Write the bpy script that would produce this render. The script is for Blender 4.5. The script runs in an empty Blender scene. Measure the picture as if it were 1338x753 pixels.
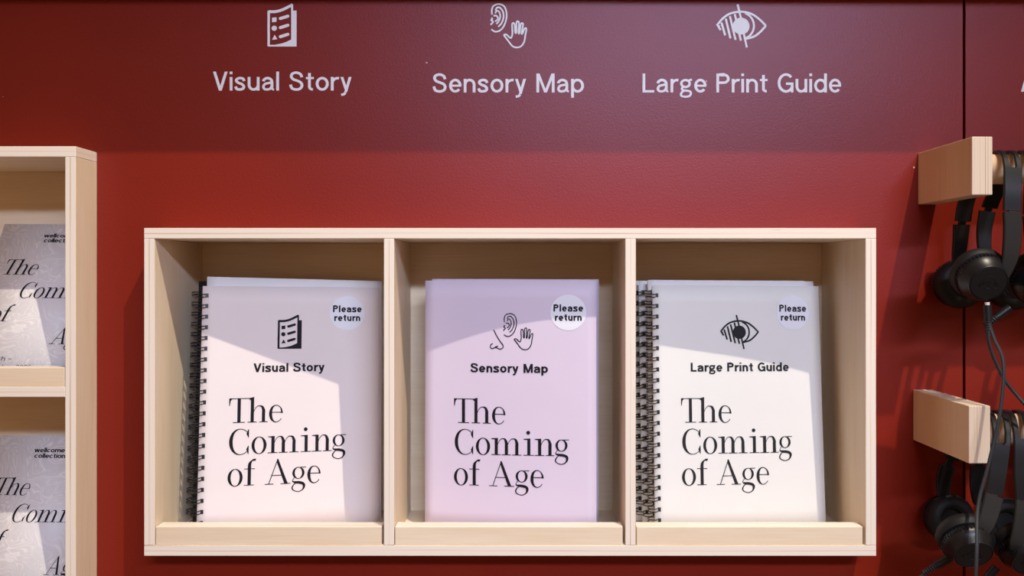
import bpy, bmesh, math, random
from mathutils import Vector, Matrix, Euler
random.seed(7)
S = bpy.context.scene
COL = S.collection

# ------------------------------------------------------------------ camera
FPX = 1102.0                                  # focal length in pixels of a 1338 px wide frame
cd = bpy.data.cameras.new('camera')
cd.sensor_width = 36.0
cd.lens = FPX / 1338.0 * 36.0
cd.shift_x = -16.0 / 1338.0
cd.shift_y = -17.5 / 1338.0
cd.clip_start = 0.05
cam = bpy.data.objects.new('camera', cd)
cam.rotation_euler = (math.pi / 2, 0, 0)
COL.objects.link(cam)
S.camera = cam

# ------------------------------------------------------------------ world, lights, exposure
S.view_settings.view_transform = 'Standard'
S.view_settings.look = 'None'
S.view_settings.exposure = -0.17
S.view_settings.gamma = 1.0
S.view_settings.use_curve_mapping = False
w = bpy.data.worlds.new('gallery_air')
S.world = w
w.use_nodes = True
w.node_tree.nodes['Background'].inputs[0].default_value = (1.0, 0.50, 0.22, 1)
w.node_tree.nodes['Background'].inputs[1].default_value = 0.34


def spot(name, loc, target, power, color, radius, angle, blend):
    l = bpy.data.lights.new(name, 'SPOT')
    l.energy = power
    l.color = color
    l.shadow_soft_size = radius
    l.spot_size = math.radians(angle)
    l.spot_blend = blend
    o = bpy.data.objects.new(name, l)
    o.location = loc
    d = Vector(target) - Vector(loc)
    o.rotation_euler = d.to_track_quat('-Z', 'Y').to_euler()
    COL.objects.link(o)
    return o


spot('track_light', (1.09, -0.60, 3.15), (-0.05, 1.0, -0.15), 600, (1.0, 0.89, 0.70), 0.022, 40, 0.4)
# a long, low strip of cool light across the gallery, behind the viewer
al = bpy.data.lights.new('cool_strip', 'AREA')
al.shape = 'RECTANGLE'
al.size, al.size_y = 1.5, 0.12
al.energy = 8.5
al.color = (0.66, 0.76, 1.0)
al.spread = math.radians(58)
ao = bpy.data.objects.new('cool_strip', al)
ao.location = (0.58, -1.50, 1.065)
ao.rotation_euler = (Vector((0.02, 1.0, -0.22)) - ao.location).to_track_quat('-Z', 'Y').to_euler()
COL.objects.link(ao)

YB = 0.95          # front plane of the boxes
YW = 0.996         # wall surface
YI = 1.0895        # inner back of the boxes


# ------------------------------------------------------------------ material helpers
def mat(name, color=(0.5, 0.5, 0.5), rough=0.5, spec=0.5, metal=0.0):
    m = bpy.data.materials.new(name)
    m.use_nodes = True
    b = m.node_tree.nodes['Principled BSDF']
    b.inputs['Base Color'].default_value = (*color, 1)
    b.inputs['Roughness'].default_value = rough
    b.inputs['Specular IOR Level'].default_value = spec
    b.inputs['Metallic'].default_value = metal
    return m


def nd(m, typ, **kw):
    n = m.node_tree.nodes.new(typ)
    for k, v in kw.items():
        setattr(n, k, v)
    return n


def lk(m, a, b):
    m.node_tree.links.new(a, b)


def ramp(m, stops, fac):
    r = nd(m, 'ShaderNodeValToRGB')
    e = r.color_ramp.elements
    while len(e) < len(stops):
        e.new(0.5)
    for el, (p, c) in zip(e, stops):
        el.position = p
        el.color = (*c, 1)
    lk(m, fac, r.inputs[0])
    return r.outputs[0]


def coords(m, kind='Object', scale=(1, 1, 1)):
    t = nd(m, 'ShaderNodeTexCoord')
    mp = nd(m, 'ShaderNodeMapping')
    mp.inputs['Scale'].default_value = scale
    lk(m, t.outputs[kind], mp.inputs[0])
    return mp.outputs[0]


def noise(m, vec, scale, detail=3, rough=0.5, dist=0.0):
    n = nd(m, 'ShaderNodeTexNoise')
    n.inputs['Scale'].default_value = scale
    n.inputs['Detail'].default_value = detail
    n.inputs['Roughness'].default_value = rough
    n.inputs['Distortion'].default_value = dist
    lk(m, vec, n.inputs['Vector'])
    return n.outputs[0]


def bsdf(m):
    return m.node_tree.nodes['Principled BSDF']


def bump(m, height, strength, dist=0.001):
    b = nd(m, 'ShaderNodeBump')
    b.inputs['Strength'].default_value = strength
    b.inputs['Distance'].default_value = dist
    lk(m, height, b.inputs['Height'])
    lk(m, b.outputs[0], bsdf(m).inputs['Normal'])


def mixc(m, fac, a, b):
    n = nd(m, 'ShaderNodeMix', data_type='RGBA')
    if hasattr(fac, 'links'):
        lk(m, fac, n.inputs[0])
    else:
        n.inputs[0].default_value = fac
    for v, i in ((a, 6), (b, 7)):
        if hasattr(v, 'links'):
            lk(m, v, n.inputs[i])
        else:
            n.inputs[i].default_value = (*v, 1)
    return n.outputs[2]


# red lacquered wall: orange peel, faint mottling, rare pale dust specks
RED = (0.215, 0.0135, 0.0065)
m_wall = mat('red_paint', RED, 0.38, 0.38)
bsdf(m_wall).inputs['Specular Tint'].default_value = (0.92, 0.76, 0.96, 1)
oc = coords(m_wall)
n1 = noise(m_wall, oc, 5, 3)
base = ramp(m_wall, [(0.3, (0.194, 0.0128, 0.0040)), (0.7, (0.218, 0.0150, 0.0048))], n1)
vo = nd(m_wall, 'ShaderNodeTexVoronoi')
vo.inputs['Scale'].default_value = 24
lk(m_wall, oc, vo.inputs['Vector'])
dot = nd(m_wall, 'ShaderNodeMath', operation='LESS_THAN')
lk(m_wall, vo.outputs['Distance'], dot.inputs[0])
dot.inputs[1].default_value = 0.026
sel = nd(m_wall, 'ShaderNodeSeparateColor')
lk(m_wall, vo.outputs['Color'], sel.inputs[0])
few = nd(m_wall, 'ShaderNodeMath', operation='LESS_THAN')
lk(m_wall, sel.outputs[0], few.inputs[0])
few.inputs[1].default_value = 0.34
both = nd(m_wall, 'ShaderNodeMath', operation='MULTIPLY')
lk(m_wall, dot.outputs[0], both.inputs[0])
lk(m_wall, few.outputs[0], both.inputs[1])
lk(m_wall, mixc(m_wall, both.outputs[0], base, (0.62, 0.36, 0.30)), bsdf(m_wall).inputs['Base Color'])
bump(m_wall, noise(m_wall, oc, 560, 2), 0.22, 0.0007)

m_back = mat('dark_stud_board', (0.012, 0.010, 0.010), 0.9, 0.1)
m_floor = mat('grey_screed', (0.34, 0.32, 0.30), 0.7, 0.3)
fc = coords(m_floor)
lk(m_floor, ramp(m_floor, [(0.3, (0.31, 0.29, 0.27)), (0.7, (0.38, 0.36, 0.34))], noise(m_floor, fc, 6, 5)),
   bsdf(m_floor).inputs['Base Color'])


# birch ply: the face (UV in metres, u along the grain) and the layered edge (u across the layers)
def birch(name, light, dark):
    m = mat(name, light, 0.5, 0.35)
    uv = coords(m, 'UV', (3.0, 26.0, 1))
    a = noise(m, uv, 1.0, 6, 0.62, 0.6)
    uv2 = coords(m, 'UV', (14.0, 420.0, 1))
    f = noise(m, uv2, 1.0, 3, 0.6)
    c1 = ramp(m, [(0.30, dark), (0.62, light)], a)
    c2 = ramp(m, [(0.30, (0.88, 0.86, 0.84)), (0.62, (1, 1, 1))], f)
    mul = nd(m, 'ShaderNodeMix', data_type='RGBA', blend_type='MULTIPLY')
    mul.inputs[0].default_value = 0.5
    lk(m, c1, mul.inputs[6])
    lk(m, c2, mul.inputs[7])
    lk(m, mul.outputs[2], bsdf(m).inputs['Base Color'])
    return m


m_birch = birch('birch_face', (0.83, 0.70, 0.535), (0.77, 0.615, 0.44))
m_beech = birch('beech_face', (0.80, 0.60, 0.41), (0.74, 0.52, 0.33))


def ply_edge(name, layer, light=(0.83, 0.745, 0.64), mid=(0.73, 0.60, 0.475), dark=(0.42, 0.275, 0.18)):
    m = mat(name, (0.7, 0.58, 0.45), 0.6, 0.25)
    t = nd(m, 'ShaderNodeTexCoord')
    mp = nd(m, 'ShaderNodeMapping')
    mp.inputs['Scale'].default_value = (1 / layer, 3.0, 1)
    lk(m, t.outputs['UV'], mp.inputs[0])
    sx = nd(m, 'ShaderNodeSeparateXYZ')
    lk(m, mp.outputs[0], sx.inputs[0])
    tri = nd(m, 'ShaderNodeMath', operation='PINGPONG')
    lk(m, sx.outputs[0], tri.inputs[0])
    tri.inputs[1].default_value = 1.0
    uv = coords(m, 'UV', (900.0, 4.0, 1))
    n = noise(m, uv, 1.0, 3, 0.6)
    add = nd(m, 'ShaderNodeMath', operation='MULTIPLY_ADD')
    lk(m, n, add.inputs[0])
    add.inputs[1].default_value = 1.45
    lk(m, tri.outputs[0], add.inputs[2])
    c = ramp(m, [(0.52, dark), (0.80, mid), (1.15 / 1.2, light)], add.outputs[0])
    # occasional dark core voids
    uv3 = coords(m, 'UV', (260.0, 9.0, 1))
    v = noise(m, uv3, 1.0, 2, 0.5)
    void = ramp(m, [(0.74, (1, 1, 1)), (0.80, (0.42, 0.30, 0.24))], v)
    mul = nd(m, 'ShaderNodeMix', data_type='RGBA', blend_type='MULTIPLY')
    mul.inputs[0].default_value = 1.0
    lk(m, c, mul.inputs[6])
    lk(m, void, mul.inputs[7])
    lk(m, mul.outputs[2], bsdf(m).inputs['Base Color'])
    return m


m_edge = ply_edge('birch_ply_edge', 0.0030)
m_edge2 = ply_edge('thick_ply_edge', 0.0014, (0.66, 0.54, 0.42), (0.58, 0.44, 0.32), (0.34, 0.21, 0.13))


def paper(name, color, rough=0.55, spec=0.35):
    m = mat(name, color, rough, spec)
    c = coords(m)
    d = tuple(x * 0.985 for x in color)
    lk(m, ramp(m, [(0.35, d), (0.65, color)], noise(m, c, 30, 3)), bsdf(m).inputs['Base Color'])
    return m


m_pink = paper('pale_pink_card', (0.80, 0.735, 0.745))
m_lilac = paper('lilac_card', (0.68, 0.595, 0.735))
m_grey = paper('pale_grey_card', (0.755, 0.755, 0.745))
m_white = paper('white_paper', (0.80, 0.80, 0.83))
m_blue = paper('blue_divider_card', (0.16, 0.42, 0.72))
m_gap_shade = paper('gap_shade_card', (0.010, 0.010, 0.011))  # black stands in for the deep shade beside the left stack's coils
m_stick = paper('white_sticker', (0.80, 0.82, 0.90), 0.4)
m_ink = mat('black_ink', (0.010, 0.009, 0.014), 0.6, 0.15)
m_inkg = mat('charcoal_ink', (0.020, 0.020, 0.024), 0.6, 0.15)
m_vinyl = mat('pale_vinyl', (0.90, 0.91, 0.95), 0.45, 0.4)
m_wire = mat('black_coated_wire', (0.015, 0.015, 0.018), 0.35, 0.5)

# marbled booklet cover
m_marble = mat('grey_marbled_card', (0.6, 0.6, 0.63), 0.45, 0.4)
mc = coords(m_marble, 'Object', (1, 1, 1))
warp = nd(m_marble, 'ShaderNodeTexNoise')
warp.inputs['Scale'].default_value = 11
warp.inputs['Detail'].default_value = 2
lk(m_marble, mc, warp.inputs['Vector'])
vadd = nd(m_marble, 'ShaderNodeVectorMath', operation='MULTIPLY_ADD')
lk(m_marble, warp.outputs['Color'], vadd.inputs[0])
vadd.inputs[1].default_value = (0.26, 0.26, 0.26)
lk(m_marble, mc, vadd.inputs[2])
w2 = nd(m_marble, 'ShaderNodeTexNoise')
w2.inputs['Scale'].default_value = 15
w2.inputs['Detail'].default_value = 2
w2.inputs['Distortion'].default_value = 1.2
lk(m_marble, vadd.outputs[0], w2.inputs['Vector'])
wv = nd(m_marble, 'ShaderNodeMath', operation='MULTIPLY')
lk(m_marble, w2.outputs[0], wv.inputs[0])
wv.inputs[1].default_value = 13.0
pp = nd(m_marble, 'ShaderNodeMath', operation='PINGPONG')
lk(m_marble, wv.outputs[0], pp.inputs[0])
pp.inputs[1].default_value = 0.5
vein = ramp(m_marble, [(0.0, (0.88, 0.87, 0.88)), (0.18, (0.74, 0.725, 0.75)), (1.0, (0.635, 0.62, 0.65))], pp.outputs[0])
calm = ramp(m_marble, [(0.0, (0.735, 0.72, 0.75)), (0.5, (0.70, 0.685, 0.72)), (1.0, (0.675, 0.66, 0.695))], w2.outputs[0])
gate = nd(m_marble, 'ShaderNodeMapRange')
gate.inputs['From Min'].default_value = 0.32
gate.inputs['From Max'].default_value = 0.52
lk(m_marble, noise(m_marble, mc, 16, 2), gate.inputs['Value'])
lk(m_marble, mixc(m_marble, gate.outputs[0], calm, vein), bsdf(m_marble).inputs['Base Color'])

m_plastic = mat('black_plastic', (0.005, 0.006, 0.008), 0.36, 0.4)
m_matte = mat('matte_black_cap', (0.012, 0.0105, 0.009), 0.65, 0.2)
m_pad = mat('black_leatherette', (0.006, 0.006, 0.007), 0.55, 0.3)
bump(m_pad, noise(m_pad, coords(m_pad), 900, 2), 0.3, 0.0005)
m_cable = mat('dark_grey_cable', (0.020, 0.021, 0.025), 0.5, 0.4)
m_plug = mat('pale_plug_ring', (0.6, 0.58, 0.55), 0.35, 0.5)
m_hinge = mat('grey_hinge_metal', (0.09, 0.09, 0.10), 0.4, 0.5, 0.5)


# ------------------------------------------------------------------ object helpers
def put(name, me, parent=None, loc=(0, 0, 0)):
    o = bpy.data.objects.new(name, me)
    COL.objects.link(o)
    o.location = loc
    if parent:
        o.parent = parent
    return o


def thing(name, label, cat, loc=(0, 0, 0), group=None):
    o = bpy.data.objects.new(name, None)
    o.empty_display_size = 0.02
    COL.objects.link(o)
    o.location = loc
    o['label'] = label
    o['category'] = cat
    if group:
        o['group'] = group
    return o


def mesh(name, verts, faces, mats, mi=None, smooth=False):
    me = bpy.data.meshes.new(name)
    me.from_pydata([tuple(v) for v in verts], [], faces)
    for m in mats:
        me.materials.append(m)
    if mi:
        for p, i in zip(me.polygons, mi):
            p.material_index = i
    if smooth:
        for p in me.polygons:
            p.use_smooth = True
    me.update()
    return me


def board(name, parent, lo, hi, thick, face, edge, grain, bev=0.0007, origin=(0, 0, 0)):
    """Plywood board; thick = axis across the layers, grain = axis of the face grain."""
    bm = bmesh.new()
    bmesh.ops.create_cube(bm, size=1)
    c = [(a + b) / 2 for a, b in zip(lo, hi)]
    s = [b - a for a, b in zip(lo, hi)]
    for v in bm.verts:
        v.co = Vector([v.co[i] * s[i] + c[i] for i in range(3)])
    bmesh.ops.bevel(bm, geom=bm.edges[:], offset=bev, segments=2, profile=0.5, affect='EDGES')
    bm.normal_update()
    uv = bm.loops.layers.uv.new('uv')
    seed = random.random() * 10
    for f in bm.faces:
        n = [abs(x) for x in f.normal]
        ax = n.index(max(n))
        if ax == thick:
            f.material_index = 0
            cross = [i for i in range(3) if i not in (thick, grain)][0]
            for l in f.loops:
                l[uv].uv = (l.vert.co[grain] + seed, l.vert.co[cross] + seed * 0.37)
        else:
            f.material_index = 1
            lon = [i for i in range(3) if i not in (thick, ax)][0]
            for l in f.loops:
                l[uv].uv = (l.vert.co[thick] - lo[thick], l.vert.co[lon] + seed)
    o = Vector(origin)
    for v in bm.verts:
        v.co -= o
    me = bpy.data.meshes.new(name)
    bm.to_mesh(me)
    bm.free()
    me.materials.append(face)
    me.materials.append(edge)
    return put(name, me, parent)


def boxes_mesh(name, boxes, m):
    V, F = [], []
    for (x0, y0, z0, x1, y1, z1) in boxes:
        b = len(V)
        V += [(x0, y0, z0), (x1, y0, z0), (x1, y1, z0), (x0, y1, z0), (x0, y0, z1), (x1, y0, z1), (x1, y1, z1), (x0, y1, z1)]
        F += [tuple(b + i for i in q) for q in ((0, 3, 2, 1), (4, 5, 6, 7), (0, 1, 5, 4), (1, 2, 6, 5), (2, 3, 7, 6), (3, 0, 4, 7))]
    return mesh(name, V, F, [m])


def tube(path, r, n=8, cap=True, closed=False):
    """verts, faces of a round tube along a list of points; r is a number or a list."""
    P = [Vector(p) for p in path]
    V, F = [], []
    k = len(P)
    up = None
    for i in range(k):
        if closed:
            t = P[(i + 1) % k] - P[i - 1]
        else:
            t = P[min(i + 1, k - 1)] - P[max(i - 1, 0)]
        t.normalize()
        if up is None:
            a = Vector((0, 0, 1)) if abs(t.z) < 0.9 else Vector((1, 0, 0))
            up = (a - t * a.dot(t)).normalized()
        else:
            up = (up - t * up.dot(t)).normalized()
        sd = t.cross(up)
        rr = r[i] if isinstance(r, (list, tuple)) else r
        for j in range(n):
            a = 2 * math.pi * j / n
            V.append(P[i] + (up * math.cos(a) + sd * math.sin(a)) * rr)
    for i in range(k if closed else k - 1):
        i2 = (i + 1) % k
        for j in range(n):
            F.append((i * n + j, i * n + (j + 1) % n, i2 * n + (j + 1) % n, i2 * n + j))
    if cap and not closed:
        F.append(tuple(range(n))[::-1])
        F.append(tuple(range((k - 1) * n, k * n)))
    return V, F


def join(parts):
    V, F = [], []
    for v, f in parts:
        b = len(V)
        V += list(v)
        F += [tuple(b + i for i in q) for q in f]
    return V, F


def crom(pts, n=8, closed=False):
    """Catmull-Rom through points of any dimension."""
    k = len(pts)
    out = []
    for i in range(k if closed else k - 1):
        g = lambda j: pts[j % k] if closed else pts[max(0, min(k - 1, j))]
        p0, p1, p2, p3 = g(i - 1), g(i), g(i + 1), g(i + 2)
        for s in range(n):
            t = s / n
            out.append(tuple(0.5 * (2 * b + (c - a) * t + (2 * a - 5 * b + 4 * c - d) * t * t + (3 * b - a - 3 * c + d) * t ** 3)
                             for a, b, c, d in zip(p0, p1, p2, p3)))
    if not closed:
        out.append(tuple(pts[-1]))
    return out


# ------------------------------------------------------------------ lettering: every shape is a list of flat polygons
def stroke(pts, w, closed=False):
    """Strip of quads along pts; w number or list (full widths)."""
    k = len(pts)
    L, R = [], []
    for i in range(k):
        if closed:
            a, b = pts[i - 1], pts[(i + 1) % k]
        else:
            a, b = pts[max(i - 1, 0)], pts[min(i + 1, k - 1)]
        dx, dy = b[0] - a[0], b[1] - a[1]
        d = math.hypot(dx, dy) or 1
        ww = (w[i] if isinstance(w, (list, tuple)) else w) / 2
        # mitre for sharp polyline bends
        if 0 < i < k - 1 and not closed:
            e1 = (pts[i][0] - a[0], pts[i][1] - a[1])
            e2 = (b[0] - pts[i][0], b[1] - pts[i][1])
            l1, l2 = math.hypot(*e1) or 1, math.hypot(*e2) or 1
            cosang = (e1[0] * e2[0] + e1[1] * e2[1]) / l1 / l2
            ww /= max(0.5, math.sqrt(max(0.0, (1 + cosang) / 2)))
            dx, dy = e1[0] / l1 + e2[0] / l2, e1[1] / l1 + e2[1] / l2
            d = math.hypot(dx, dy) or 1
        nx, ny = -dy / d * ww, dx / d * ww
        L.append((pts[i][0] + nx, pts[i][1] + ny))
        R.append((pts[i][0] - nx, pts[i][1] - ny))
    return [[R[i], R[(i + 1) % k], L[(i + 1) % k], L[i]] for i in range(k if closed else k - 1)]


def arc(cx, cy, rx, ry, a0, a1, n=20):
    return [(cx + rx * math.cos(math.radians(a0 + (a1 - a0) * i / n)), cy + ry * math.sin(math.radians(a0 + (a1 - a0) * i / n)))
            for i in range(n + 1)]


def rect(x0, y0, x1, y1):
    return [[(x0, y0), (x1, y0), (x1, y1), (x0, y1)]]


def disc(cx, cy, r, n=20):
    return [arc(cx, cy, r, r, 0, 360 - 360 / n, n - 1)]


def fan(cx, cy, r, n=20, ry=None):
    return [[(cx, cy), *arc(cx, cy, r, ry or r, 360 * i / n, 360 * (i + 1) / n, 1)] for i in range(n)]


def capline(p, q, w):
    """round-ended bar"""
    return stroke([p, q], w) + disc(*p, w / 2, 12) + disc(*q, w / 2, 12)


XH = 0.715


def sans(ch, w):
    q, h = w / 2, XH
    D = lambda x0, y0, x1, y1, k=1.0: [[(x0 - q * k, y0), (x0 + q * k, y0), (x1 + q * k, y1), (x1 - q * k, y1)]]
    def bowl(x0, x1, a0=0, a1=360, y0=0.0, y1=None):
        y1 = h if y1 is None else y1
        return stroke(arc((x0 + x1) / 2, (y0 + y1) / 2, (x1 - x0) / 2 - q, (y1 - y0) / 2 - q + 0.008, a0, a1, 28), w)
    def arch(x0, x1, ry=0.25):
        yc = h - q - ry + 0.008
        return stroke(arc((x0 + x1) / 2, yc, (x1 - x0) / 2 - q, ry, 180, 0, 16) + [(x1 - q, 0)], w)
    if ch == ' ':
        return 0.27, []
    if ch == 'l':
        return w, rect(0, 0, w, 1)
    if ch == 'i':
        return w, rect(0, 0, w, h) + rect(0, 0.86, w, 1.0)
    if ch == 'n':
        return 0.56, rect(0, 0, w, h) + arch(0, 0.56)
    if ch == 'h':
        return 0.56, rect(0, 0, w, 1) + arch(0, 0.56)
    if ch == 'm':
        return 0.90, rect(0, 0, w, h) + arch(0, 0.45 + q) + arch(0.45 - q, 0.90)
    if ch == 'r':
        return 0.36, rect(0, 0, w, h) + stroke(arc(q + 0.26, h - q - 0.26, 0.26, 0.265, 180, 78, 12), w)
    if ch == 'u':
        W, ry = 0.56, 0.25
        return W, rect(W - w, 0, W, h) + stroke([(q, h)] + arc(W / 2, q + ry - 0.008, W / 2 - q, ry, 180, 360, 16), w)
    if ch == 'o':
        return 0.61, bowl(0, 0.61)
    if ch == 'c':
        return 0.57, bowl(0, 0.60, 42, 318)
    if ch == 'e':
        return 0.59, bowl(0, 0.59, 0, 322) + rect(q, h / 2 - 0.42 * w, 0.59 - q * 0.2, h / 2 + 0.42 * w)
    if ch in 'pdb':
        W = 0.61
        if ch == 'p':
            return W, rect(0, -0.28, w, h) + bowl(0, W)
        if ch == 'b':
            return W, rect(0, 0, w, 1) + bowl(0, W)
        return W, rect(W - w, 0, W, 1) + bowl(0, W)
    if ch == 't':
        return 0.38, stroke([(0.10 + q, 0.92), (0.10 + q, 0.19)] + arc(0.10 + q + 0.15, 0.19, 0.15, 0.19 - q, 180, 275, 8)[1:], w) + \
            rect(0, h - 0.85 * w, 0.37, h)
    if ch == 's':
        p = [(0.445, 0.50), (0.40, 0.615), (0.25, h - q + 0.008), (0.105, 0.60), (0.09, 0.49), (0.20, 0.40), (0.33, 0.345),
             (0.425, 0.235), (0.40, 0.11), (0.25, q - 0.008), (0.10, 0.09), (0.045, 0.215)]
        return 0.51, stroke(crom(p, 5), w)
    if ch == 'S':
        p = [(0.60, 0.70), (0.53, 0.865), (0.345, 1 - q + 0.012), (0.155, 0.885), (0.105, 0.735), (0.19, 0.60), (0.36, 0.525),
             (0.535, 0.435), (0.605, 0.285), (0.54, 0.12), (0.345, q - 0.012), (0.14, 0.12), (0.07, 0.315)]
        return 0.69, stroke(crom(p, 5), w)
    if ch == 'a':
        st = stroke([(0.075, 0.49), ] + arc(0.275, 0.45, 0.205, h - q - 0.45 + 0.008, 158, 20, 14)[0:] + [(0.48, 0.42), (0.48, 0.16)], w)
        st += stroke(arc(0.57, 0.15, 0.09, 0.15 - q * 0.8, 180, 275, 6), w * 0.85)
        b = crom([(0.48, 0.44), (0.33, 0.395), (0.16, 0.35), (0.08, 0.21), (0.13, 0.085), (0.25, q - 0.008), (0.38, 0.09), (0.47, 0.22)], 5)
        return 0.58, st + stroke(b, w * 0.92)
    if ch == 'y':
        t = crom([(0.305, 0.03), (0.235, -0.13), (0.17, -0.20), (0.05, -0.215)], 5)
        return 0.56, D(0.10 - 0.015, h, 0.30, 0.0) + D(0.475, h, 0.262, -0.09) + stroke(t[4:], w * 0.95)
    if ch == 'w':
        return 0.84, D(0.08, h, 0.235, 0) + D(0.42, h, 0.235, 0) + D(0.42, h, 0.605, 0) + D(0.76, h, 0.605, 0)
    if ch == 'V':
        return 0.72, D(0.085, 1, 0.36, 0, 1.05) + D(0.635, 1, 0.36, 0, 1.05)
    if ch == 'M':
        return 0.86, rect(0, 0, w, 1) + rect(0.86 - w, 0, 0.86, 1) + D(w * 0.62, 1, 0.43, 0, 1.0) + D(0.86 - w * 0.62, 1, 0.43, 0, 1.0)
    if ch == 'N':
        return 0.72, rect(0, 0, w, 1) + rect(0.72 - w, 0, 0.72, 1) + D(w * 0.6, 1, 0.72 - w * 0.6, 0)
    if ch == 'L':
        return 0.56, rect(0, 0, w, 1) + rect(0, 0, 0.56, w * 0.95)
    if ch == 'P':
        b = [(q, 1 - q), (0.36, 1 - q)] + arc(0.36, 0.725, 0.26 - q + 0.02, 0.275 - q, 90, -90, 14) + [(q, 0.45 + q)]
        return 0.64, rect(0, 0, w, 1) + stroke(b, w)
    if ch == 'G':
        g = stroke(arc(0.40, 0.5, 0.40 - q, 0.5 - q + 0.012, 42, 338, 28), w)
        return 0.76, g + rect(0.40, 0.40, 0.76, 0.40 + w * 0.92) + rect(0.76 - w * 0.95, 0.0, 0.76, 0.44)
    if ch == 'A':
        return 0.74, D(0.37, 1, 0.085, 0, 1.05) + D(0.37, 1, 0.655, 0, 1.05) + rect(0.2, 0.26, 0.54, 0.26 + w * 0.85)
    if ch == 'g':
        up = stroke(arc(0.27, 0.47, 0.20, 0.185, 0, 360, 24), w * 0.9)
        ear = stroke([(0.42, 0.60), (0.50, 0.665), (0.585, 0.665)], w * 0.8)
        lo = crom([(0.16, 0.305), (0.095, 0.20), (0.17, 0.115), (0.36, 0.09), (0.50, 0.045), (0.525, -0.075), (0.45, -0.185),
                   (0.27, -0.225), (0.09, -0.185), (0.055, -0.075), (0.115, 0.03), (0.20, 0.10)], 5)
        return 0.59, up + ear + stroke(lo, w * 0.82)
    if ch == '2':
        p = [(0.08, 0.70), (0.13, 0.86), (0.30, 1 - q), (0.47, 0.87), (0.47, 0.68), (0.30, 0.40), (0.08, q)]
        return 0.56, stroke(crom(p, 5), w) + rect(0.02, 0, 0.55, w)
    if ch == '0':
        return 0.58, stroke(arc(0.29, 0.5, 0.29 - q, 0.5 - q, 0, 360, 26), w)
    if ch == '6':
        return 0.56, stroke(arc(0.28, 0.31, 0.28 - q, 0.31 - q, 0, 360, 24), w) + \
            stroke(crom([(0.45, 0.90), (0.30, 1 - q), (0.13, 0.80), (q, 0.31)], 5), w)
    if ch == '9':
        return 0.56, stroke(arc(0.28, 0.69, 0.28 - q, 0.31 - q, 0, 360, 24), w) + \
            stroke(crom([(0.11, 0.10), (0.26, q), (0.43, 0.20), (0.56 - q, 0.69)], 5), w)
    if ch == 'v':
        return 0.56, D(0.09, h, 0.28, 0) + D(0.47, h, 0.28, 0)
    if ch == '-':
        return 0.50, rect(0, 0.36, 0.5, 0.36 + w * 0.8)
    raise KeyError(ch)


TIGHT = {'Vi': -0.02, 'ry': -0.03, 'to': -0.02, 'rg': -0.01}


def sans_line(text, w, track=0.115):
    x, out = 0.0, []
    for i, ch in enumerate(text):
        adv, pol = sans(ch, w)
        out += [[(px + x, py) for px, py in p] for p in pol]
        round_l = ch in 'oecdgsaSG'
        x += adv + track + TIGHT.get(text[i:i + 2], 0)
    return x - track, out


def place(polys, x, y, sx, sy=None, shear=0.0):
    sy = sy or sx
    return [[(x + px * sx + py * sy * shear, y + py * sy) for px, py in p] for p in polys]


def text_fit(text, w, x0, x1, y, height, track=0.115):
    W, pol = sans_line(text, w, track)
    return place(pol, x0, y, (x1 - x0) / W, height)


# ---- high-contrast serif for the titles, in cap-height units, positions along the line as printed
HAIR, STEM, DX = 0.030, 0.128, 0.685


def ser_o(x0, x1):
    cx, rx = (x0 + x1) / 2, (x1 - x0) / 2
    n = 40
    outer = arc(cx, 0.335, rx, 0.355, 0, 360, n)
    inner = arc(cx, 0.335, rx - 0.118, 0.355 - 0.028, 0, 360, n)
    return [[outer[i], outer[i + 1], inner[i + 1], inner[i]] for i in range(n)]


def ser_e(x0, x1):
    cx, rx = (x0 + x1) / 2, (x1 - x0) / 2
    pts, ws = [], []
    for i in range(37):
        a = math.radians(4 + 320 * i / 36)
        t = max(0.0, -math.cos(a))
        wd = 0.030 + 0.092 * t ** 1.3
        if i < 6:
            wd = 0.085 - 0.009 * i
        pts.append((cx + (rx - wd / 2) * math.cos(a), 0.335 + (0.355 - wd / 2 * 0.7) * math.sin(a)))
        ws.append(wd)
    return stroke(pts, ws) + rect(x0 + 0.06, 0.375, x1 - 0.02, 0.375 + HAIR)


def foot(x0, x1, y=0.0):
    return rect(x0, y, x1, y + HAIR)


def stem(x0, y0, y1):
    return rect(x0, y0, x0 + STEM, y1)


def flag(x0, xs, y):
    """slanted head serif to the left of a stem starting at xs"""
    return [[(x0, y - 0.005), (x0, y - 0.032), (xs, y - 0.055), (xs + STEM, y - 0.03), (xs + STEM, y + 0.012)]]


def ser_arch(xs, xr):
    """hairline leaving the stem xs (its right edge) and swelling into the stem xr (left edge)"""
    pts = [(xs - 0.01, 0.42), (xs + 0.05, 0.56), (xs + 0.14, 0.655), (xs + 0.22, 0.668), (xr + 0.01, 0.63), (xr + STEM / 2, 0.49), (xr + STEM / 2, 0.40)]
    ws = [0.022, 0.026, 0.030, 0.042, 0.085, 0.122, STEM]
    c = crom([(a, b, d) for (a, b), d in zip(pts, ws)], 6)
    return stroke([(a, b) for a, b, d in c], [d for a, b, d in c]) + rect(xr, 0, xr + STEM, 0.41)


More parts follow.
